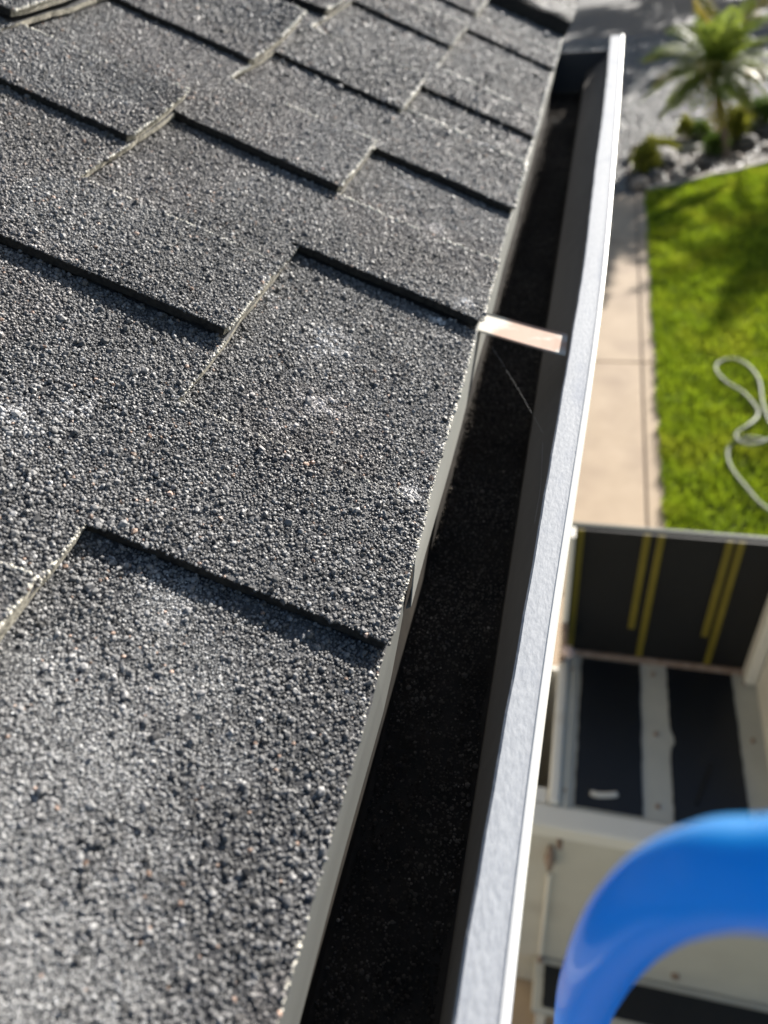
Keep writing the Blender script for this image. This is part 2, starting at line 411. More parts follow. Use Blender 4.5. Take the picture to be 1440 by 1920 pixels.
def drip(y0, y1, x0a, x0b, slant=0, name='drip_edge', m='drip'):
    """bent metal strip: flange on the deck, nose under the shingle edge, face hanging down (world frame)"""
    n = 40; V = []; F = []
    for i in range(n+1):
        t = i/n; y = y0+(y1-y0)*t
        x = x0a+(x0b-x0a)*min(1, max(0, (y-.035)/.09)) if not slant else x0a+(x0b-x0a)*t
        x += .0005*math.sin(y*31)
        zb = -.0435+.0015*math.sin(y*9)+.010*max(0, y-.5)
        prof = [(-.07, -.004+.07*math.tan(PITCH)), (x-.001, -.0052), (x, -.0065), (x, -.026), (x-.0005, zb), (x-.003, zb-.001)]
        sl = slant*max(0, 1-t*8)
        V += [(px, y-sl*max(0, (-pz-.006)/.04), pz) for px, pz in prof]
    q = 6
    F = [(i*q+j, i*q+j+1, (i+1)*q+j+1, (i+1)*q+j) for i in range(n) for j in range(q-1)]
    o = fix(obj(name, V, F, MT[m]))
    s = o.modifiers.new('thick', 'SOLIDIFY'); s.thickness = .0008; s.offset = -1
    return o
inv = roof.rotation_euler.to_matrix().inverted().to_4x4()
def to_roof(o):
    o.data.transform(inv); o.parent = roof; return o
to_roof(drip(-.75, .14, -.0032, -.0085, m='drip_grey')); to_roof(drip(.125, 1.66, -.0025, -.0045, .03))
f = MB().box(-.036, -.014, -.75, 1.66, -.17, -.016).build('fascia', MT['fascia']); to_roof(f)

# ================================================================== HOUSE WALL under the eave
wall = empty('house_wall', (-.52, 0, -2.7)); tag(wall, 'cream stucco house wall below the shingled eave', 'wall')
MT['stucco'] = mat('stucco', (.5, .46, .38), .85, .2, bump=.003, bscale=90)
MT['soffit'] = mat('soffit_boards', (.55, .53, .48), .7)
MB().box(-3.0, 0, -3, 1.4, 0, 2.62).build('wall', MT['stucco'], wall)
MB().box(-.02, .484, -.75, 1.66, 2.51, 2.528).build('soffit', MT['soffit'], wall)

# ================================================================== GUTTER
gutter = empty('gutter', (0, 0, 0)); tag(gutter, 'white metal rain gutter with a dusty lip and dark inside along the shingle edge', 'gutter')
LY = [-.75, -.10, -.01, .07, .14, .2, .36, .52, .70, 1.03, 1.48]
LO = [.071, .0722, .0730, .0768, .0797, .083, .0902, .0948, .0977, .103, .1084]
LI = [.0525, .0538, .0578, .0612, .0632, .0650, .0711, .0755, .0765, .0828, .0850]
ZL = -.012
_yy = np.linspace(-1.1, 1.9, 601)
def smooth_line(L):
    ext = np.interp(_yy, LY+[1.9], L+[L[-1]+.42*.0118]); ker = np.ones(49)/49
    return np.convolve(np.pad(ext, 24, mode='edge'), ker, mode='valid')
cO = smooth_line(LO); cI = smooth_line(LI)
ys = np.unique(np.concatenate([np.linspace(-.75, 1.478, 120), LY[1:-1]]))
V = []; F = []; mi = []; q = None
def ss(x): return x*x*(3-2*x)
for y in ys:
    xo = np.interp(y, _yy, cO); xi = np.interp(y, _yy, cI)
    wob = .0006*(noise(y, 0.3, 90)-.5)+.0004*(noise(y, 1.7, 14)-.5); xi = xi+wob
    dz = .0005*(noise(y, 5.0, 8)-.5)
    z = ZL+dz
    prof = [  # inside bottom back -> up the back wall, then round the front
        (-.0135, -.03), (-.0135, -.098), (-.011, -.103), (.038, -.103), (.0425, -.099),
        (.046, -.07), (xi-.004, -.045), (xi+.004, -.03), (xo-.0035, z-.006),        # inner face of the front wall
        (xi+.006, z-.0045), (xi+.0005, z-.0035), (xi, z-.0012), (xi+.0012, z),      # folded edge
        (xi+(xo-xi)*.35, z+.0001), (xi+(xo-xi)*.7, z+.0001), (xo-.0030, z+.0002), (xo-.0024, z+.0009), (xo-.0010, z+.0013), (xo+.0005, z+.0004),   # lip and rolled rim
        (xo+.0008, z-.016), (xo-.002, z-.022), (xo-.012, -.055), (.052, -.075), (.0475, -.104), (.042, -.1065), (-.0145, -.1065), (-.0155, -.03)]
    q = len(prof); V += [(px, y, pz) for px, pz in prof]
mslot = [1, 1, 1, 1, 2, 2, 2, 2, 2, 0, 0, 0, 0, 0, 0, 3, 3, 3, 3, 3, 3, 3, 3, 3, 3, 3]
for i in range(len(ys)-1):
    for j in range(q-1):
        F.append((i*q+j, i*q+j+1, (i+1)*q+j+1, (i+1)*q+j)); mi.append(mslot[j])
trough = fix(obj('trough', V, F, [MT['lip'], MT['grime'], MT['wallgrime'], MT['rim']], gutter, mi))
# end cap
MB().add([(-.0145, 1.479, -.035), (-.0145, 1.479, -.105), (.046, 1.479, -.105), (.052, 1.479, -.075), (.095, 1.479, -.055), (.104, 1.479, -.038), (.100, 1.479, -.034), (.085, 1.479, -.035),
          (-.0145, 1.4805, -.035), (-.0145, 1.4805, -.105), (.046, 1.4805, -.105), (.052, 1.4805, -.075), (.095, 1.4805, -.055), (.104, 1.4805, -.038), (.100, 1.4805, -.034), (.085, 1.4805, -.035)],
         [tuple(range(8)), tuple(range(15, 7, -1))]+[(i, (i+1) % 8, 8+(i+1) % 8, 8+i) for i in range(8)]).build('end_cap', MT['capgrey'], gutter)
# flat hanger strap from the roof edge to the front lip
hs = MB(); n = 10; Vs = []
for i in range(n+1):
    t = i/n; x = -.03+(.0675+.03)*t
    z = -.0165-.006*ss(t)+.0
    yc = .388-.028*(x+.009)/.075
    for (yy, zz) in ((-.0155, 0), (-.0145, .0012), (.0135, .0012), (.0150, .0022), (.0155, 0), (0, -.0009)):
        Vs.append((x, yc+yy, z+zz))
Fs = [(i*6+j, i*6+(j+1) % 6, (i+1)*6+(j+1) % 6, (i+1)*6+j) for i in range(n) for j in range(6)]+[tuple(range(6)), tuple(n*6+j for j in range(5, -1, -1))]
fix(obj('hanger_strap', Vs, Fs, MT['galv'], gutter))
# washed-down grit in the trough
cnt = 34000
gx = rng.uniform(-.012, .041, cnt); gy = rng.uniform(-.4, 1.47, cnt)
gz = -.1035+.008*noise(gy, gx, 22)+.003*noise(gy, gx, 90)
r = .0006*np.exp(rng.normal(0, .35, cnt)); v = np.exp(rng.normal(math.log(.06), .4, cnt))*(.4+1.3*noise(gy, gx, 18))
o = stones('gutter_grit', np.stack([gx, gy, gz], 1), np.stack([r, r, r*.7], 1), np.stack([v*1.1, v*.95, v*.8], 1), GN_GRIT)
tag(o, 'dark granule grit washed down into the gutter trough', 'grit', kind='stuff')
# spider threads across the trough
def thread(pts, label):
    m = MB(); P = spline(pts, 6); m.tube(P, .00004, 4)
    tag(m.build('spider_thread', MT['web']), label, 'spider thread', 'spider threads in the gutter')
thread([(.010, .358, -.024), (.034, .315, -.033), (.0575, .262, -.036)], 'fine spider thread slanting from the hanger strap into the gutter')
thread([(.0585, .243, -.030), (.0605, .2, -.034), (.0600, .160, -.028)], 'fine spider thread hanging beside the inner gutter lip')
thread([(-.002, 1.44, -.02), (.04, 1.445, -.026), (.0835, 1.44, -.016)], 'pale spider thread stretched across the far end of the gutter')

# ================================================================== GROUND
G = -2.7
MT['soil'] = mat('dry_ground', (.17, .15, .125), .9, .2, var=(.24, .215, .18), vscale=8, bump=.01, bscale=60)
MT['gravel_bed'] = mat('gravel_fines', (.11, .108, .103), .85, .2, var=(.19, .185, .177), vscale=45, bump=.008, bscale=90)
MT['asphalt'] = mat('road_asphalt', (.05, .05, .052), .7, .4, var=(.07, .07, .072), vscale=30, bump=.003, bscale=150)
MT['path'] = mat('tan_concrete', (.36, .275, .19), .8, .3, var=(.42, .325, .23), vscale=4, bump=.0015, bscale=140,
                 var2=(.30, .225, .16), v2scale=2.4, v2lo=.48, v2hi=.72)
MT['joint'] = mat('joint_mortar', (.2, .165, .13), .9)
MT['lawn_soil'] = mat('lawn_thatch', (.045, .06, .015), .9, .1, var=(.075, .085, .025), vscale=25, bump=.01, bscale=80)
MT['mulch'] = mat('bed_mulch', (.075, .058, .045), .95, .1, var=(.15, .12, .10), vscale=18, bump=.02, bscale=45)
MT['kerb'] = mat('edging_concrete', (.22, .195, .165), .8, .3, var=(.27, .24, .205), vscale=9)
MT['rock_a'] = mat('pale_rock', (.27, .22, .18), .8, .3, var=(.19, .155, .125), vscale=9, bump=.01, bscale=25)
MT['rock_b'] = mat('dark_rock', (.07, .065, .062), .8, .3, var=(.13, .115, .10), vscale=9, bump=.01, bscale=25)

def sheet(name, pts, z, m, parent=None):
    return obj(name, [(x, y, z) for x, y in pts], [tuple(range(len(pts)))], m, parent)
tag(sheet('ground', [(-300, -300), (300, -300), (300, 300), (-300, 300)], G-.02, MT['soil']), kind='structure')
tag(sheet('road', [(-60, 17.2), (60, 15.4), (60, 25), (-60, 26.5)], G-.012, MT['asphalt']), kind='structure')
EDGE = spline([(.62, 8.475), (.884, 8.587), (1.109, 8.736), (1.336, 8.886), (1.561, 8.99), (1.915, 9.25), (2.6, 9.7), (3.6, 9.9), (6.5, 10.0)], 6)[:, :2]
BACK = spline([(.43, 8.5), (.42, 9.2), (.47, 9.62), (.83, 10.25), (1.32, 10.3), (1.65, 10.45), (2.1, 10.67), (3.2, 11.2), (6.5, 11.4)], 6)[:, :2]
tag(sheet('gravel_yard', [(-14, 8.2), (-.6, 8.2), (.62, 8.2), (.62, 8.46), (7, 9.6), (14, 9.8), (14, 16.2), (-14, 17.4)], G-.006, MT['gravel_bed']), kind='structure')
tag(sheet('lawn', [(.615, -6), (14, -6), (14, 10.0)]+[tuple(p) for p in EDGE[::-1]], G+.006, MT['lawn_soil']), kind='structure')
bed = sheet('planting_bed', [tuple(p) for p in EDGE]+[tuple(p) for p in BACK[::-1]], G+.012, MT['mulch']); tag(bed, kind='structure')

# concrete path of separate slabs, with joints
path = tag(obj('path', [(-.52, -5, G-.003), (.608, -5, G-.003), (.608, 8.42, G-.003), (-.52, 8.42, G-.003)], [(0, 1, 2, 3)], MT['joint']), kind='structure')
yj = [-5, -2.0, .25, 2.55, 4.91, 7.15, 8.43]
for a, b in zip(yj[:-1], yj[1:]):
    MB().box(-.52, .503, a+.006, b-.006, G-.06, G+.008, bev=.004).build('path_slab', MT['path'], path)
    MB().box(.517, .612, a+.006, b-.006, G-.06, G+.010, bev=.004).build('border_slab', MT['path'], path)

# curved concrete edging between lawn and bed, cast in lengths
edging = empty('lawn_edging', (1.3, 8.85, G)); tag(edging, 'curved grey concrete edging between the lawn and the planting bed', 'edging')
def strip(P, w0, z0, z1, name, m, parent):
    P = np.array(P); k = len(P); T = np.gradient(P, axis=0); T /= np.linalg.norm(T, axis=1)[:, None]; N = np.stack([-T[:, 1], T[:, 0]], 1)
    V = []; L = P-N*w0; R_ = P+N*w0
    for i in range(k):
        for (p, z) in ((L[i], z0), (L[i]+N[i]*.012, z1), (R_[i]-N[i]*.012, z1), (R_[i], z0)): V.append((p[0], p[1], z))
    F = [(i*4+j, i*4+j+1, i*4+j+5, i*4+j+4) for i in range(k-1) for j in range(3)]+[(0, 1, 2, 3), tuple(4*(k-1)+j for j in (3, 2, 1, 0))]
    o = fix(obj(name, V, F, m)); o.data.transform(Matrix.Translation(-parent.location)); o.parent = parent; return o
for a in range(0, len(EDGE)-1, 8):
    seg = EDGE[a:a+9]
    if len(seg) > 1: strip(seg, .045, G-.03, G+.055, 'edging_length', MT['kerb'], edging)

# loose gravel, as instanced pebbles
def scatter(n, x0, x1, y0, y1, r0, z, vals, name, label, cat, keep=None, hueb=(1.05, 1, .93)):
    x = rng.uniform(x0, x1, n); y = rng.uniform(y0, y1, n)
    if keep is not None:
        q = keep(x, y); x, y = x[q], y[q]
    k = x.size; r = r0*np.exp(rng.normal(0, .35, k)); v = np.exp(rng.normal(math.log(vals), .45, k))
    hue = rng.normal(0, .05, k)
    T = np.clip(np.stack([v*(hueb[0]+hue), v*hueb[1], v*(hueb[2]-hue*.8)], 1), .02, .5)
    S = np.stack([r*rng.uniform(.8, 1.3, k), r*rng.uniform(.8, 1.2, k), r*rng.uniform(.5, .8, k)], 1)
    o = stones(name, np.stack([x, y, z+r*.2], 1), S, T, GN_PEB); tag(o, label, cat, kind='stuff'); return o
def not_bed(x, y):
    lo = np.interp(x, EDGE[:, 0], EDGE[:, 1], left=-1, right=99); hi = np.interp(x, np.maximum.accumulate(BACK[:, 0]), BACK[:, 1], left=-1, right=99)
    return ~((x > .43) & (y < hi+.02)) & ~((x > .6) & (y < lo+.1)) & (y > 8.44)
scatter(90000, -1.2, 4.2, 8.4, 16.6, .0095, G-.004, .135, 'gravel', 'loose grey gravel covering the yard beyond the lawn', 'gravel', not_bed)
def in_bed(x, y):
    lo = np.interp(x, EDGE[:, 0], EDGE[:, 1]); hi = np.interp(x, np.maximum.accumulate(BACK[:, 0]), BACK[:, 1])
    return (y > lo+.06) & (y < hi-.04)
scatter(6000, .45, 3.2, 8.5, 11, .014, G+.014, .07, 'bed_chips', 'brown and grey stone chips over the planting bed', 'stone chips', in_bed, (1.35, 1, .72))

# ------------------------------------------------------------------ grass
def leafmat(name, c0, c1, sc, tr=.35, c2=None):
    return mat(name, c0, .55, .3, var=c1, vscale=sc, translucent=tr, var2=c2, v2scale=2.2, v2lo=.5, v2hi=.66)
MT['grass'] = leafmat('grass_blades', (.15, .23, .01), (.29, .37, .016), 7, .52, (.34, .38, .025))
def grass(n):
    y = rng.uniform(1.4, 9.6, n); x = rng.uniform(.588, 3.4, n); x = np.where(x < .64, x+.028*noise(y, y*0, 14), x)
    lo = np.interp(x, EDGE[:, 0], EDGE[:, 1]); q = (y < lo-.04) & (rng.random(n) < np.where(x > 2.2, .35, 1.0)) & (rng.random(n) < .7+.45*noise(x, y, 9)); x = x[q]; y = y[q]; k = x.size
    a = rng.uniform(0, 6.28, k); h = rng.uniform(.03, .06, k)*(.72+.55*noise(x, y, 7)); wd = rng.uniform(.003, .006, k); ln = rng.uniform(.2, .9, k)*h
    b = a+rng.normal(1.57, .4, k)
    wx, wy = np.cos(a)*wd, np.sin(a)*wd; lx, ly = np.cos(b)*ln, np.sin(b)*ln
    z0 = np.full(k, G+.004)
    V = np.stack([np.stack([x-wx, y-wy, z0], 1), np.stack([x+wx, y+wy, z0], 1),
                  np.stack([x+wx*.7+lx*.35, y+wy*.7+ly*.35, z0+h*.6], 1), np.stack([x-wx*.7+lx*.35, y-wy*.7+ly*.35, z0+h*.6], 1),
                  np.stack([x+lx, y+ly, z0+h], 1)], 1).reshape(-1, 3)
    me = bpy.data.meshes.new('grass')
    i = np.arange(k)*5
    loops = np.stack([i, i+1, i+2, i+3, i+3, i+2, i+4], 1).ravel().astype(np.int32)
    me.vertices.add(5*k); me.vertices.foreach_set('co', V.astype(np.float32).ravel())
    me.loops.add(7*k); me.loops.foreach_set('vertex_index', loops)
    st = np.stack([np.arange(k)*7, np.arange(k)*7+4], 1).ravel().astype(np.int32)
    me.polygons.add(2*k); me.polygons.foreach_set('loop_start', st)
    me.update(calc_edges=True); me.validate()
    me.materials.append(MT['grass'])
    o = bpy.data.objects.new('grass', me); col.objects.link(o)
    tag(o, 'bright green mown grass beside the tan path', 'grass', kind='stuff')
grass(150000)

# ------------------------------------------------------------------ rocks and stones in the bed
def rock(x, y, sx, sy, sz, m, label, group='rocks of the planting bed', seed=0, yaw=0):
    import bmesh
    bm = bmesh.new(); bmesh.ops.create_icosphere(bm, subdivisions=3, radius=1)
    from mathutils import noise as mn
    for v in bm.verts:
        d = mn.noise(v.co*1.3+Vector((seed, seed*.7, 1)))*.38+mn.noise(v.co*3.1+Vector((seed, 3, 1)))*.12
        c = v.co*(1+d); c.x = math.copysign(abs(c.x)**.8, c.x); c.y = math.copysign(abs(c.y)**.8, c.y)
        v.co = Vector((c.x*sx, c.y*sy, max(c.z, -.35)*sz))
    me = bpy.data.meshes.new('rock'); bm.to_mesh(me); bm.free(); me.materials.append(m)
    o = bpy.data.objects.new('rock', me); col.objects.link(o); o.location = (x, y, G+.02+.25*sz); o.rotation_euler.z = yaw
    tag(o, label, 'rock', group)
RK = [(.505, 9.66, .075, .10, .10, 0, 'upright pale rock at the back left corner of the planting bed'),
      (.55, 8.60, .11, .075, .07, 0, 'sunlit pale rock at the end of the path'),
      (.80, 9.35, .20, .17, .11, 1, 'large brown boulder in the middle of the planting bed'),
      (1.45, 10.32, .16, .07, .06, 0, 'long flat pale stone behind the palm trunk'),
      (1.72, 10.38, .13, .06, .06, 0, 'flat pale stone at the back edge right of the palm'),
      (1.76, 9.85, .13, .11, .10, 1, 'dark round boulder right of the palm trunk'),
      (1.305, 9.2, .06, .05, .045, 1, 'small grey stone in front of the palm trunk'),
      (1.22, 9.32, .05, .045, .05, 0, 'small pinkish stone left of the palm foot'),
      (1.08, 9.12, .07, .05, .045, 1, 'low dark stone near the lawn edging'),
      (.93, 8.83, .09, .06, .05, 0, 'small pale stone against the lawn edging'),
      (.72, 8.92, .08, .07, .05, 1, 'dark stone next to the sunlit pale rock'),
      (1.60, 9.42, .055, .05, .045, 0, 'small pale stone right of the palm foot'),
      (1.95, 9.7, .07, .06, .05, 0, 'pale stone beside the curved edging at the frame edge'),
      (1.19, 10.17, .05, .05, .045, 0, 'small pale stone between two leafy tufts'),
      (2.05, 10.35, .15, .1, .08, 1, 'broad grey boulder at the right end of the bed')]
for i, (x, y, a, b, c, mi_, lab) in enumerate(RK): rock(x, y, a, b, c, MT['rock_a'] if mi_ == 0 else MT['rock_b'], lab, seed=i*3.3+1, yaw=i*.9)
# round pale dish half sunk in the bed
MT['dish'] = mat('pale_rim', (.42, .39, .33), .6, .4, var=(.34, .31, .26), vscale=20)
dsh = empty('planter_ring', (1.085, 9.83, G+.012)); tag(dsh, 'round pale planter ring with a dark middle set in the bed', 'planter ring')
m = MB(); n = 28
for i in range(n):
    a0 = 2*math.pi*i/n
    for (r_, z_) in ((.150, -.01), (.150, .05), (.138, .058), (.118, .05), (.112, -.01)): m.v.append((r_*math.cos(a0), r_*.72*math.sin(a0), z_))
for i in range(n):
    for j in range(4): m.f.append((i*5+j, ((i+1) % n)*5+j, ((i+1) % n)*5+j+1, i*5+j+1)); m.m.append(0)
fix(m.build('rim', MT['dish'], dsh, True))
obj('soil', [(.113*math.cos(2*math.pi*i/n), .081*math.sin(2*math.pi*i/n), .018) for i in range(n)], [tuple(range(n))], MT['mulch'], dsh)

# ------------------------------------------------------------------ shrubs
MT['leaf_yel'] = leafmat('yellow_green_leaves', (.13, .16, .02), (.27, .25, .035), 20)
MT['leaf_mid'] = leafmat('mid_green_leaves', (.05, .10, .02), (.12, .17, .03), 20)
MT['leaf_dark'] = leafmat('dark_green_leaves', (.03, .055, .018), (.06, .10, .025), 16)
MT['stem'] = mat('woody_stems', (.12, .09, .06), .9)
def leaves(n, rx, ry, rz, ln, wd, cz, up=.4):
    V = []; F = []
    for _ in range(n):
        d = Vector((random.gauss(0, 1), random.gauss(0, 1), random.gauss(0, 1))).normalized(); rr = random.random()**.4
        lump = .8+.35*math.sin(d.x*5+1)*math.sin(d.y*4+d.z*3)
        p = Vector((d.x*rx, d.y*ry, d.z*rz))*rr*lump+Vector((0, 0, cz))
        if p.z < .01: p.z = abs(p.z)+.01
        t = (d+Vector((random.gauss(0, .5), random.gauss(0, .5), random.gauss(up, .4)))).normalized()
        s = t.orthogonal().normalized(); s = Matrix.Rotation(random.uniform(0, 6.28), 3, t) @ s
        L = ln*random.uniform(.6, 1.3); W_ = wd*random.uniform(.7, 1.2); up_ = t.cross(s)
        b = len(V); V += [p, p+t*L*.5+s*W_-up_*W_*.2, p+t*L, p+t*L*.5-s*W_-up_*W_*.2]; F += [(b, b+1, b+2), (b, b+2, b+3)]
    return V, F
def shrub(x, y, rx, ry, rz, m, label, n=420, ln=.07, wd=.014, up=.4, name='shrub'):
    e = empty(name, (x, y, G+.012)); tag(e, label, 'shrub', 'low plants of the planting bed')
    V, F = leaves(n, rx, ry, rz, ln, wd, rz*.75, up); obj('foliage', V, F, m, e)
    st = MB()
    for i in range(6):
        a = i*1.05; st.tube([(0, 0, 0), (math.cos(a)*rx*.25, math.sin(a)*ry*.25, rz*.5), (math.cos(a)*rx*.6, math.sin(a)*ry*.6, rz*1.1)], [.008, .006, .003], 5)
    st.build('stems', MT['stem'], e); return e
shrub(.615, 9.13, .15, .14, .17, MT['leaf_yel'], 'rounded yellow green shrub beside the path end', 800)
shrub(.78, 9.75, .22, .12, .09, MT['leaf_yel'], 'low spreading yellow shrub along the back of the bed', 500)
shrub(1.10, 10.25, .09, .08, .13, MT['leaf_yel'], 'small bright tuft behind the planter ring', 300, .10, .010, 1.2)
shrub(1.26, 10.15, .11, .09, .12, MT['leaf_mid'], 'small green tuft left of the long flat stone', 320, .08, .012, .9)
shrub(1.38, 9.62, .13, .11, .12, MT['leaf_mid'], 'green clump just left of the palm foot', 420, .08, .012, .8)
shrub(1.64, 10.05, .10, .10, .20, MT['leaf_yel'], 'upright yellow green plant right of the palm trunk', 460, .16, .010, 1.6)
shrub(1.98, 10.55, .19, .17, .18, MT['leaf_mid'], 'wide bright green fern like clump at the right frame edge', 700, .12, .013, .9)

# ------------------------------------------------------------------ palm
MT['trunk'] = mat('palm_trunk_bark', (.12, .085, .06), .9, .2, var=(.22, .16, .115), vscale=30, bump=.008, bscale=50, stretch=(.6, .6, 2))
MT['frond'] = leafmat('palm_leaflets', (.09, .14, .02), (.21, .25, .04), 5, .55)
MT['frond_y'] = leafmat('yellowed_palm_leaflets', (.28, .24, .04), (.34, .25, .04), 5, .3)
def palm(x, y, label, trunk_pts, nf, fl, seed, yellow=(1,)):
    random.seed(seed)
    e = empty('palm_tree', (x, y, G)); tag(e, label, 'palm tree')
    P = spline(trunk_pts, 8); k = len(P)
    m = MB(); rad = [.036+.022*math.exp(-i*.5)+.006*((i*7) % 3-1)*.8+.012*(i/k) for i in range(k)]
    m.tube(P, rad, 12); m.build('trunk', MT['trunk'], e)
    top = Vector(P[-1])
    for i in range(nf):
        az = i*2.39996+random.uniform(-.2, .2); el = math.radians(82-92*(i/nf)**.9+random.uniform(-8, 8)); L = fl*random.uniform(.85, 1.1)*(1 if el > 0 else .9)
        h = Vector((math.cos(az), math.sin(az), 0)); d = h*math.cos(el)+Vector((0, 0, math.sin(el)))
        pts = [top]; p = top.copy(); v = d.copy()
        for s in range(12):
            p = p+v*(L/12); v = (v+Vector((0, 0, -.085-.025*max(0, math.cos(el))))).normalized(); pts.append(p.copy())
        m = MB(); m.tube(pts, [.009*(1-s/14) for s in range(13)], 5, cap=False)
        side = h.cross(Vector((0, 0, 1))).normalized()
        for s in range(5, 46):
            t = s/46*12; a = int(t); q = pts[a].lerp(pts[min(a+1, 12)], t-a); tg = (pts[min(a+1, 12)]-pts[a]).normalized() if a < 12 else v
            ll = L*.34*math.sin(math.pi*min(1, (s/46)*.86+.16))*random.uniform(.85, 1.1)
            for sg in (-1, 1):
                dr = (side*sg*.8+tg*.75+Vector((0, 0, random.uniform(-.05, .25)))).normalized(); e1 = q+dr*ll*.55; e2 = q+dr*ll+Vector((0, 0, -.22*ll))
                wv = tg*.009; b = len(m.v)
                m.v += [tuple(q-wv*.6), tuple(q+wv*.6), tuple(e1+wv), tuple(e1-wv), tuple(e2)]
                tip = 1 if (i % 7 in yellow and s > 24) else 0
                m.f += [(b, b+1, b+2, b+3), (b+3, b+2, b+4)]; m.m += [tip, tip]
        m.build('frond', [MT['frond'], MT['frond_y']], e)
    return e
palm(1.515, 9.54, 'short leaning palm tree with drooping green fronds in the planting bed',
     [(0, 0, -.02), (-.07, .02, .25), (-.17, .04, .55), (-.22, .05, .72), (-.26, .06, .86)], 40, .85, 3, (1, 4))
palm(3.35, 11.1, 'taller palm tree standing to the right of the leaning palm',
     [(0, 0, -.02), (.02, .02, .5), (.02, .03, 1.0), (.0, .03, 1.5)], 28, 1.0, 5, (2,))
# broad tree across the road whose shade falls on the asphalt
def tree(x, y, hgt, rx, rz, label, seed):
    random.seed(seed)
    e = empty('shade_tree', (x, y, G)); tag(e, label, 'tree', 'broad trees across the road')
    m = MB(); m.tube(spline([(0, 0, -.05), (.08, .03, hgt*.25), (-.05, .1, hgt*.5), (.05, 0, hgt*.8)], 5), list(np.linspace(.2, .07, 16)), 10)
    for i in range(9):
        a = i*2.4; z = hgt*(.35+.05*i); m.tube([(0, .05, z), (math.cos(a)*rx*.4, math.sin(a)*rx*.4, z+.4), (math.cos(a)*rx*.8, math.sin(a)*rx*.8, z+.9)], [.07, .05, .02], 6)
    m.build('trunk', MT['stem'], e)
    V, F = [], []
    for c in range(26):
        a = random.uniform(0, 6.28); r_ = rx*math.sqrt(random.random()); z = hgt*.72+rz*random.uniform(-.7, .9)
        v, f = leaves(170, .75, .75, .5, .22, .06, 0, .2); b = len(V)
        V += [q+Vector((r_*math.cos(a), r_*math.sin(a), z)) for q in v]; F += [tuple(i_+b for i_ in q) for q in f]
    obj('crown', V, F, MT['leaf_dark'], e)
tree(3.1, 25.2, 4.6, 2.4, 1.2, 'broad leafy tree across the road casting shade on the asphalt', 11)
tree(6.6, 28.2, 5.0, 2.6, 1.3, 'second broad tree across the road to the right', 12)
tree(-.6, 27.0, 5.0, 2.4, 1.3, 'third broad tree across the road to the left', 13)
random.seed(21)

# ------------------------------------------------------------------ pale hose on the lawn
MT['paleHose'] = mat('pale_hose_vinyl', (.125, .15, .085), .55, .3, var=(.16, .185, .115), vscale=30)
z = G+.045
LH = [(2.6, 3.2), (2.0, 2.95), (1.45, 3.02), (1.157, 3.284), (1.054, 3.481), (.989, 3.674), (.992, 3.833), (1.058, 3.945), (1.153, 3.972), (1.29, 3.93), (1.42, 3.99), (1.4, 4.12), (1.28, 4.1),
      (1.252, 4.35), (1.263, 4.644), (1.216, 4.836), (1.127, 4.925), (1.031, 4.876), (1.0, 4.766), (1.05, 4.616), (1.145, 4.489), (1.205, 4.316), (1.202, 4.212), (1.133, 4.07), (1.055, 3.977),
      (1.039, 3.914), (1.074, 3.863), (1.147, 3.864), (1.26, 3.95), (1.6, 4.3), (2.2, 4.6), (3.0, 4.7)]
zz = [z]*len(LH)
for i in range(23, 30): zz[i] = z+.034
P = spline([(a, b, c) for (a, b), c in zip(LH, zz)], 14)
# resample evenly, corrugated
d = np.concatenate([[0], np.cumsum(np.linalg.norm(np.diff(P, axis=0), axis=1))]); t = np.arange(0, d[-1], .0075)
P = np.stack([np.interp(t, d, P[:, i]) for i in range(3)], 1)
m = MB(); m.tube(P, [.0118 if i % 2 else .0106 for i in range(len(P))], 10)
tag(m.build('lawn_hose', MT['paleHose'], smooth=True), 'pale grey ribbed hose looped on the green lawn', 'hose')

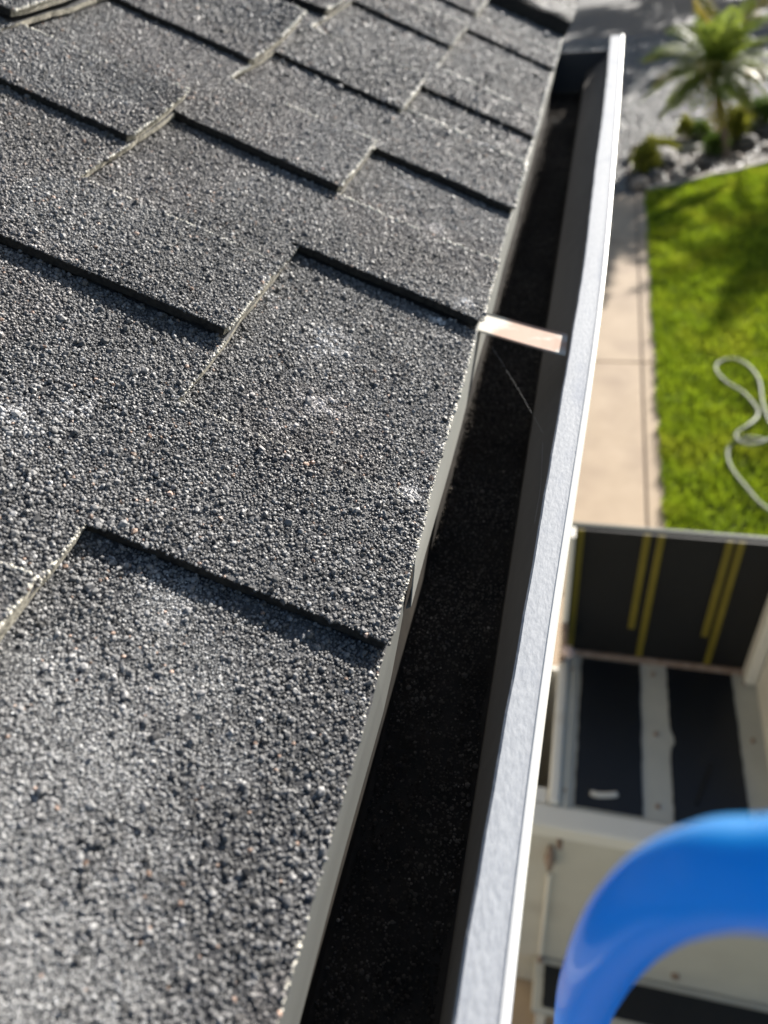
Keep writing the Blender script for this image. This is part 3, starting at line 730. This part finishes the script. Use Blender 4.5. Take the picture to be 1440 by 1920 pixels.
# ------------------------------------------------------------------ blue hose held over the gutter
def hose_mat():
    m = mat('blue_hose_vinyl', (.0, .24, .5), .42, .3, coat=.3)
    n = m.node_tree.nodes; l = m.node_tree.links; b = n['Principled BSDF']
    b.inputs['Subsurface Weight'].default_value = 0
    uv = n.new('ShaderNodeUVMap')
    w1 = n.new('ShaderNodeTexWave'); w1.inputs['Scale'].default_value = 1; w1.bands_direction = 'X'
    w2 = n.new('ShaderNodeTexWave'); w2.inputs['Scale'].default_value = 1; w2.bands_direction = 'X'
    for wv, rz in ((w1, .9), (w2, -.9)):
        mp = n.new('ShaderNodeMapping'); mp.inputs['Rotation'].default_value = (0, 0, rz); mp.inputs['Scale'].default_value = (6, 6, 6)
        l.new(uv.outputs[0], mp.inputs[0]); l.new(mp.outputs[0], wv.inputs[0])
    mx = n.new('ShaderNodeMath'); mx.operation = 'MAXIMUM'; l.new(w1.outputs['Fac'], mx.inputs[0]); l.new(w2.outputs['Fac'], mx.inputs[1])
    rp = n.new('ShaderNodeValToRGB'); rp.color_ramp.elements[0].position = .75; rp.color_ramp.elements[1].position = 1.0
    rp.color_ramp.elements[0].color = (.0, .225, .5, 1); rp.color_ramp.elements[1].color = (.02, .32, .64, 1)
    l.new(mx.outputs[0], rp.inputs[0])
    sx = n.new('ShaderNodeSeparateXYZ'); l.new(uv.outputs[0], sx.inputs[0])      # pale stripes running along the hose
    sn = n.new('ShaderNodeMath'); sn.operation = 'MULTIPLY'; sn.inputs[1].default_value = 6.0; l.new(sx.outputs[1], sn.inputs[0])
    si = n.new('ShaderNodeMath'); si.operation = 'SINE'; l.new(sn.outputs[0], si.inputs[0])
    mr = n.new('ShaderNodeMapRange'); mr.inputs[1].default_value = .55; mr.inputs[2].default_value = 1.0; mr.inputs[4].default_value = .7; l.new(si.outputs[0], mr.inputs[0])
    mc = n.new('ShaderNodeMix'); mc.data_type = 'RGBA'; mc.inputs[7].default_value = (.16, .40, .72, 1)
    l.new(mr.outputs[0], mc.inputs[0]); l.new(rp.outputs[0], mc.inputs[6]); l.new(mc.outputs[2], b.inputs['Base Color'])
    tr = n.new('ShaderNodeBsdfTranslucent'); tr.inputs[0].default_value = (.0, .36, .8, 1)
    ms = n.new('ShaderNodeMixShader'); ms.inputs[0].default_value = .45
    o = n['Material Output']; l.new(b.outputs[0], ms.inputs[1]); l.new(tr.outputs[0], ms.inputs[2]); l.new(ms.outputs[0], o.inputs[0])
    return m
MT['blue'] = hose_mat()
HP = [(.42, -.62, -.9), (.40, -.55, -.35), (.34, -.40, -.02), (.25, -.22, .115), (.175, -.125, .135), (.1395, -.0985, .1245), (.1235, -.0942, .114), (.1152, -.0911, .1020), (.1079, -.0857, .0734), (.1027, -.0807, .0323), (.1005, -.0739, -.0278), (.1009, -.066, -.1123),
      (.104, -.06, -.3), (.115, -.06, -.8), (.13, -.08, -1.6), (.16, -.1, -2.4), (.2, -.25, -2.66), (.3, -.8, -2.679), (.2, -1.5, -2.679), (.3, -2.4, -2.679)]
CW = np.array((.0791, -.1715, .2748)); HP = [tuple(CW+.8*(np.array(q)-CW)) if 3 <= i <= 11 else q for i, q in enumerate(HP)]
P = spline(HP, 14)
m = MB(); n = 28; m.tube(P, .0088, n)
bh = m.build('blue_hose', MT['blue'], smooth=True); tag(bh, 'thick glossy blue hose bending over beside the gutter in the foreground', 'hose')
uvl = bh.data.uv_layers.new(name='UVMap'); dd = np.concatenate([[0], np.cumsum(np.linalg.norm(np.diff(P, axis=0), axis=1))])/.011
for pl in bh.data.polygons:
    for li in pl.loop_indices:
        vi = bh.data.loops[li].vertex_index; uvl.data[li].uv = (dd[vi//n]*.5, (vi % n)/n*3.14)

# ------------------------------------------------------------------ white stepped stand with black panels
MT['standw'] = mat('stand_white_paint', (.80, .77, .70), .5, .4, var=(.75, .72, .65), vscale=7, var2=(.56, .5, .42), v2scale=4, v2lo=.58, v2hi=.75)
MT['standp'] = mat('stand_panel_paint', (.56, .53, .46), .6, .3, var=(.62, .59, .51), vscale=5, var2=(.45, .41, .35), v2scale=3, v2lo=.55, v2hi=.8)
MT['toprail'] = mat('stand_dark_rail', (.10, .11, .09), .6)
MT['standg'] = mat('stand_grey_paint', (.44, .44, .40), .55, .4, var=(.5, .5, .455), vscale=12)
MT['black'] = mat('black_rubber', (.007, .009, .013), .4, .4, var=(.010, .012, .016), vscale=9)
MT['blackback'] = mat('black_board', (.009, .0092, .0095), .6, .3, var=(.013, .013, .0135), vscale=6)
MT['yellow'] = mat('yellow_rod_paint', (.15, .12, .014), .6, .3, var=(.19, .15, .02), vscale=12)
MT['rust'] = mat('rusty_fitting', (.22, .14, .10), .7, .3, var=(.38, .3, .25), vscale=60)
MT['pink'] = mat('pale_knob', (.6, .45, .42), .4, .5, var=(.5, .4, .38), vscale=60)
stand = empty('tool_stand', (.34, .95, G)); tag(stand, 'white stepped stand with black panels and yellow strips standing on the path', 'stand')
OFF = Vector((-.34, -.95, -G))
def part(mb, name, m, parent=stand, smooth=False):
    o = mb.build(name, m, smooth=smooth); o.data.transform(Matrix.Translation(OFF)); o.parent = parent; return o
D = -1.5
part(MB().box(.098, 1.0, .76, 1.237, D-.03, D-.006), 'deck', MT['standg'])
part(MB().box(.112, .134, .757, 1.222, D-.006, D+.0015), 'deck_strip', MT['standg'])
# pads with slightly torn edges
def pad(x0, x1, y0, y1, z, torn=None):
    n = 26; L = []; R_ = []
    for i in range(n+1):
        y = y0+(y1-y0)*i/n
        a = random.uniform(-.0015, .0015); b = random.uniform(-.0015, .0015)
        if torn:
            b += 0
            a += torn*math.exp(-((y-.99)/.02)**2)
        L.append((x0+a, y)); R_.append((x1+b, y))
    pts = L+R_[::-1]; k = len(pts)
    V = [(x, y, z) for x, y in pts]+[(x, y, z+.003) for x, y in pts]
    F = [tuple(range(k-1, -1, -1)), tuple(range(k, 2*k))]+[(i, (i+1) % k, k+(i+1) % k, k+i) for i in range(k)]
    mb = MB(); mb.add(V, F); return mb
part(pad(.147, .307, .768, 1.220, D-.006), 'grip_panel', MT['black'])
part(pad(.377, .546, .768, 1.232, D-.006, torn=.014), 'grip_panel', MT['black'])
MT['mark'] = mat('white_scuff', (.6, .58, .53), .6)
part(MB().tube(spline([(.184, .807, D-.0015), (.2, .803, D-.0010), (.23, .808, D-.0010), (.248, .814, D-.0015)], 5), [.004]+[.0075]*14+[.004], 8), 'handle', MT['mark'])
part(MB().tube([(.43, .82, D), (.47, .93, D+.004)], .004, 6), 'rod_stub', MT['blackback'])
for (sx_, sy_) in ((.342, .80), (.343, 1.0), (.341, 1.19), (.575, .82), (.577, 1.02), (.578, 1.2), (.122, .8), (.123, 1.17)):
    part(MB().tube([(sx_, sy_, D-.007), (sx_, sy_, D+.0035)], [.0062, .0045], 8), 'screw_head', MT['rust'])
# rails
part(MB().box(.012, 1.0, .700, .757, D-.055, D+.004, bev=.006), 'front_rail', MT['standw'])
part(MB().box(.084, .1105, .758, 1.215, D-.03, D+.014, bev=.005), 'side_rail', MT['standw'])
part(MB().box(.04, .083, .758, .80, D-.05, D+.002, bev=.004), 'corner_block', MT['standw'])
part(MB().box(.11, .62, 1.223, 1.236, D-.006, D+.012, bev=.002), 'back_rail', MT['rust'])
# black back board with posts and yellow rods
bb = part(MB().box(.098, .585, 1.238, 1.25, -1.6, -1.022), 'back_board', MT['blackback'])
part(MB().box(.086, .60, 1.251, 1.262, -1.55, -1.018, bev=.002), 'top_rail', MT['toprail'])
part(MB().box(.083, .099, 1.195, 1.237, -1.46, -1.012, bev=.003), 'post', MT['standw'])
part(MB().box(.574, .604, 1.19, 1.237, -1.5, -1.012, bev=.004), 'post', MT['standw'])
part(MB().add([(.606, .79, -1.56), (.606, 1.25, -1.56), (.606, 1.25, -1.03), (.606, 1.13, -1.05), (.606, .79, -1.47), (.63, .79, -1.56), (.63, 1.25, -1.56), (.63, 1.25, -1.03), (.63, 1.13, -1.05), (.63, .79, -1.47)],
     [(0, 1, 2, 3, 4), (9, 8, 7, 6, 5), (0, 5, 6, 1), (1, 6, 7, 2), (2, 7, 8, 3), (3, 8, 9, 4), (4, 9, 5, 0)]), 'side_board', MT['standw'])
for (x, zb, yo) in ((.112, -1.49, 1.222), (.2685, -1.37, 1.200), (.3010, -1.488, 1.222), (.455, -1.37, 1.200), (.480, -1.488, 1.222)):
    part(MB().box(x-.0085, x+.0085, 1.2315, 1.2375, zb, -1.0185, bev=.0015), 'yellow_strip', MT['yellow'])
kb = part(MB().tube([(.095, 1.16, -1.40), (.105, 1.15, -1.395), (.118, 1.14, -1.39)], [.012, .018, .012], 12), 'knob', MT['pink'], smooth=True)
part(MB().tube([(.092, 1.19, -1.5), (.094, 1.18, -1.40), (.092, 1.19, -1.33)], .009, 8), 'hinge_pin', MT['rust'], smooth=True)
# front panel below the deck, latch rod
part(MB().box(.012, 1.0, .728, .76, -2.699, D-.056), 'front_panel', MT['standp'])
part(MB().box(.032, .978, 1.2382, 1.25, -2.699, -1.602), 'rear_panel', MT['standw'])
part(MB().box(.012, .03, .762, 1.25, -2.699, D-.06), 'side_panel', MT['standw'])
part(MB().box(.98, 1.0, .762, 1.25, -2.699, D-.06), 'side_panel', MT['standw'])
part(MB().tube([(.1025, .716, -1.80), (.0995, .716, -2.39)], .0058, 8), 'latch_rod', MT['standw'])
for zc, hh in ((-1.70, .06), (-2.46, .05)):
    part(MB().tube([(.101, .716, zc-hh), (.100, .712, zc), (.101, .716, zc+hh)], [.008, .014, .007], 8), 'latch_bracket', MT['rust'], smooth=True)
part(MB().tube([(.12, .70, D-.10), (.12, .726, D-.10)], .008, 8), 'bolt', MT['rust'])
part(MB().tube([(.50, .715, -2.35), (.50, .73, -2.35)], .012, 8), 'bolt', MT['rust'])
# lower step
part(MB().box(.085, 1.0, .572, .726, -2.47, -2.436, bev=.004), 'lower_step', MT['standg'])
part(pad(.115, .22, .585, .705, -2.436), 'grip_panel', MT['black']); part(pad(.25, .985, .600, .705, -2.436), 'grip_panel', MT['black'])
for x in (.10, .96):
    part(MB().box(x, x+.03, .59, .62, -2.699, -2.471), 'leg', MT['standw'])
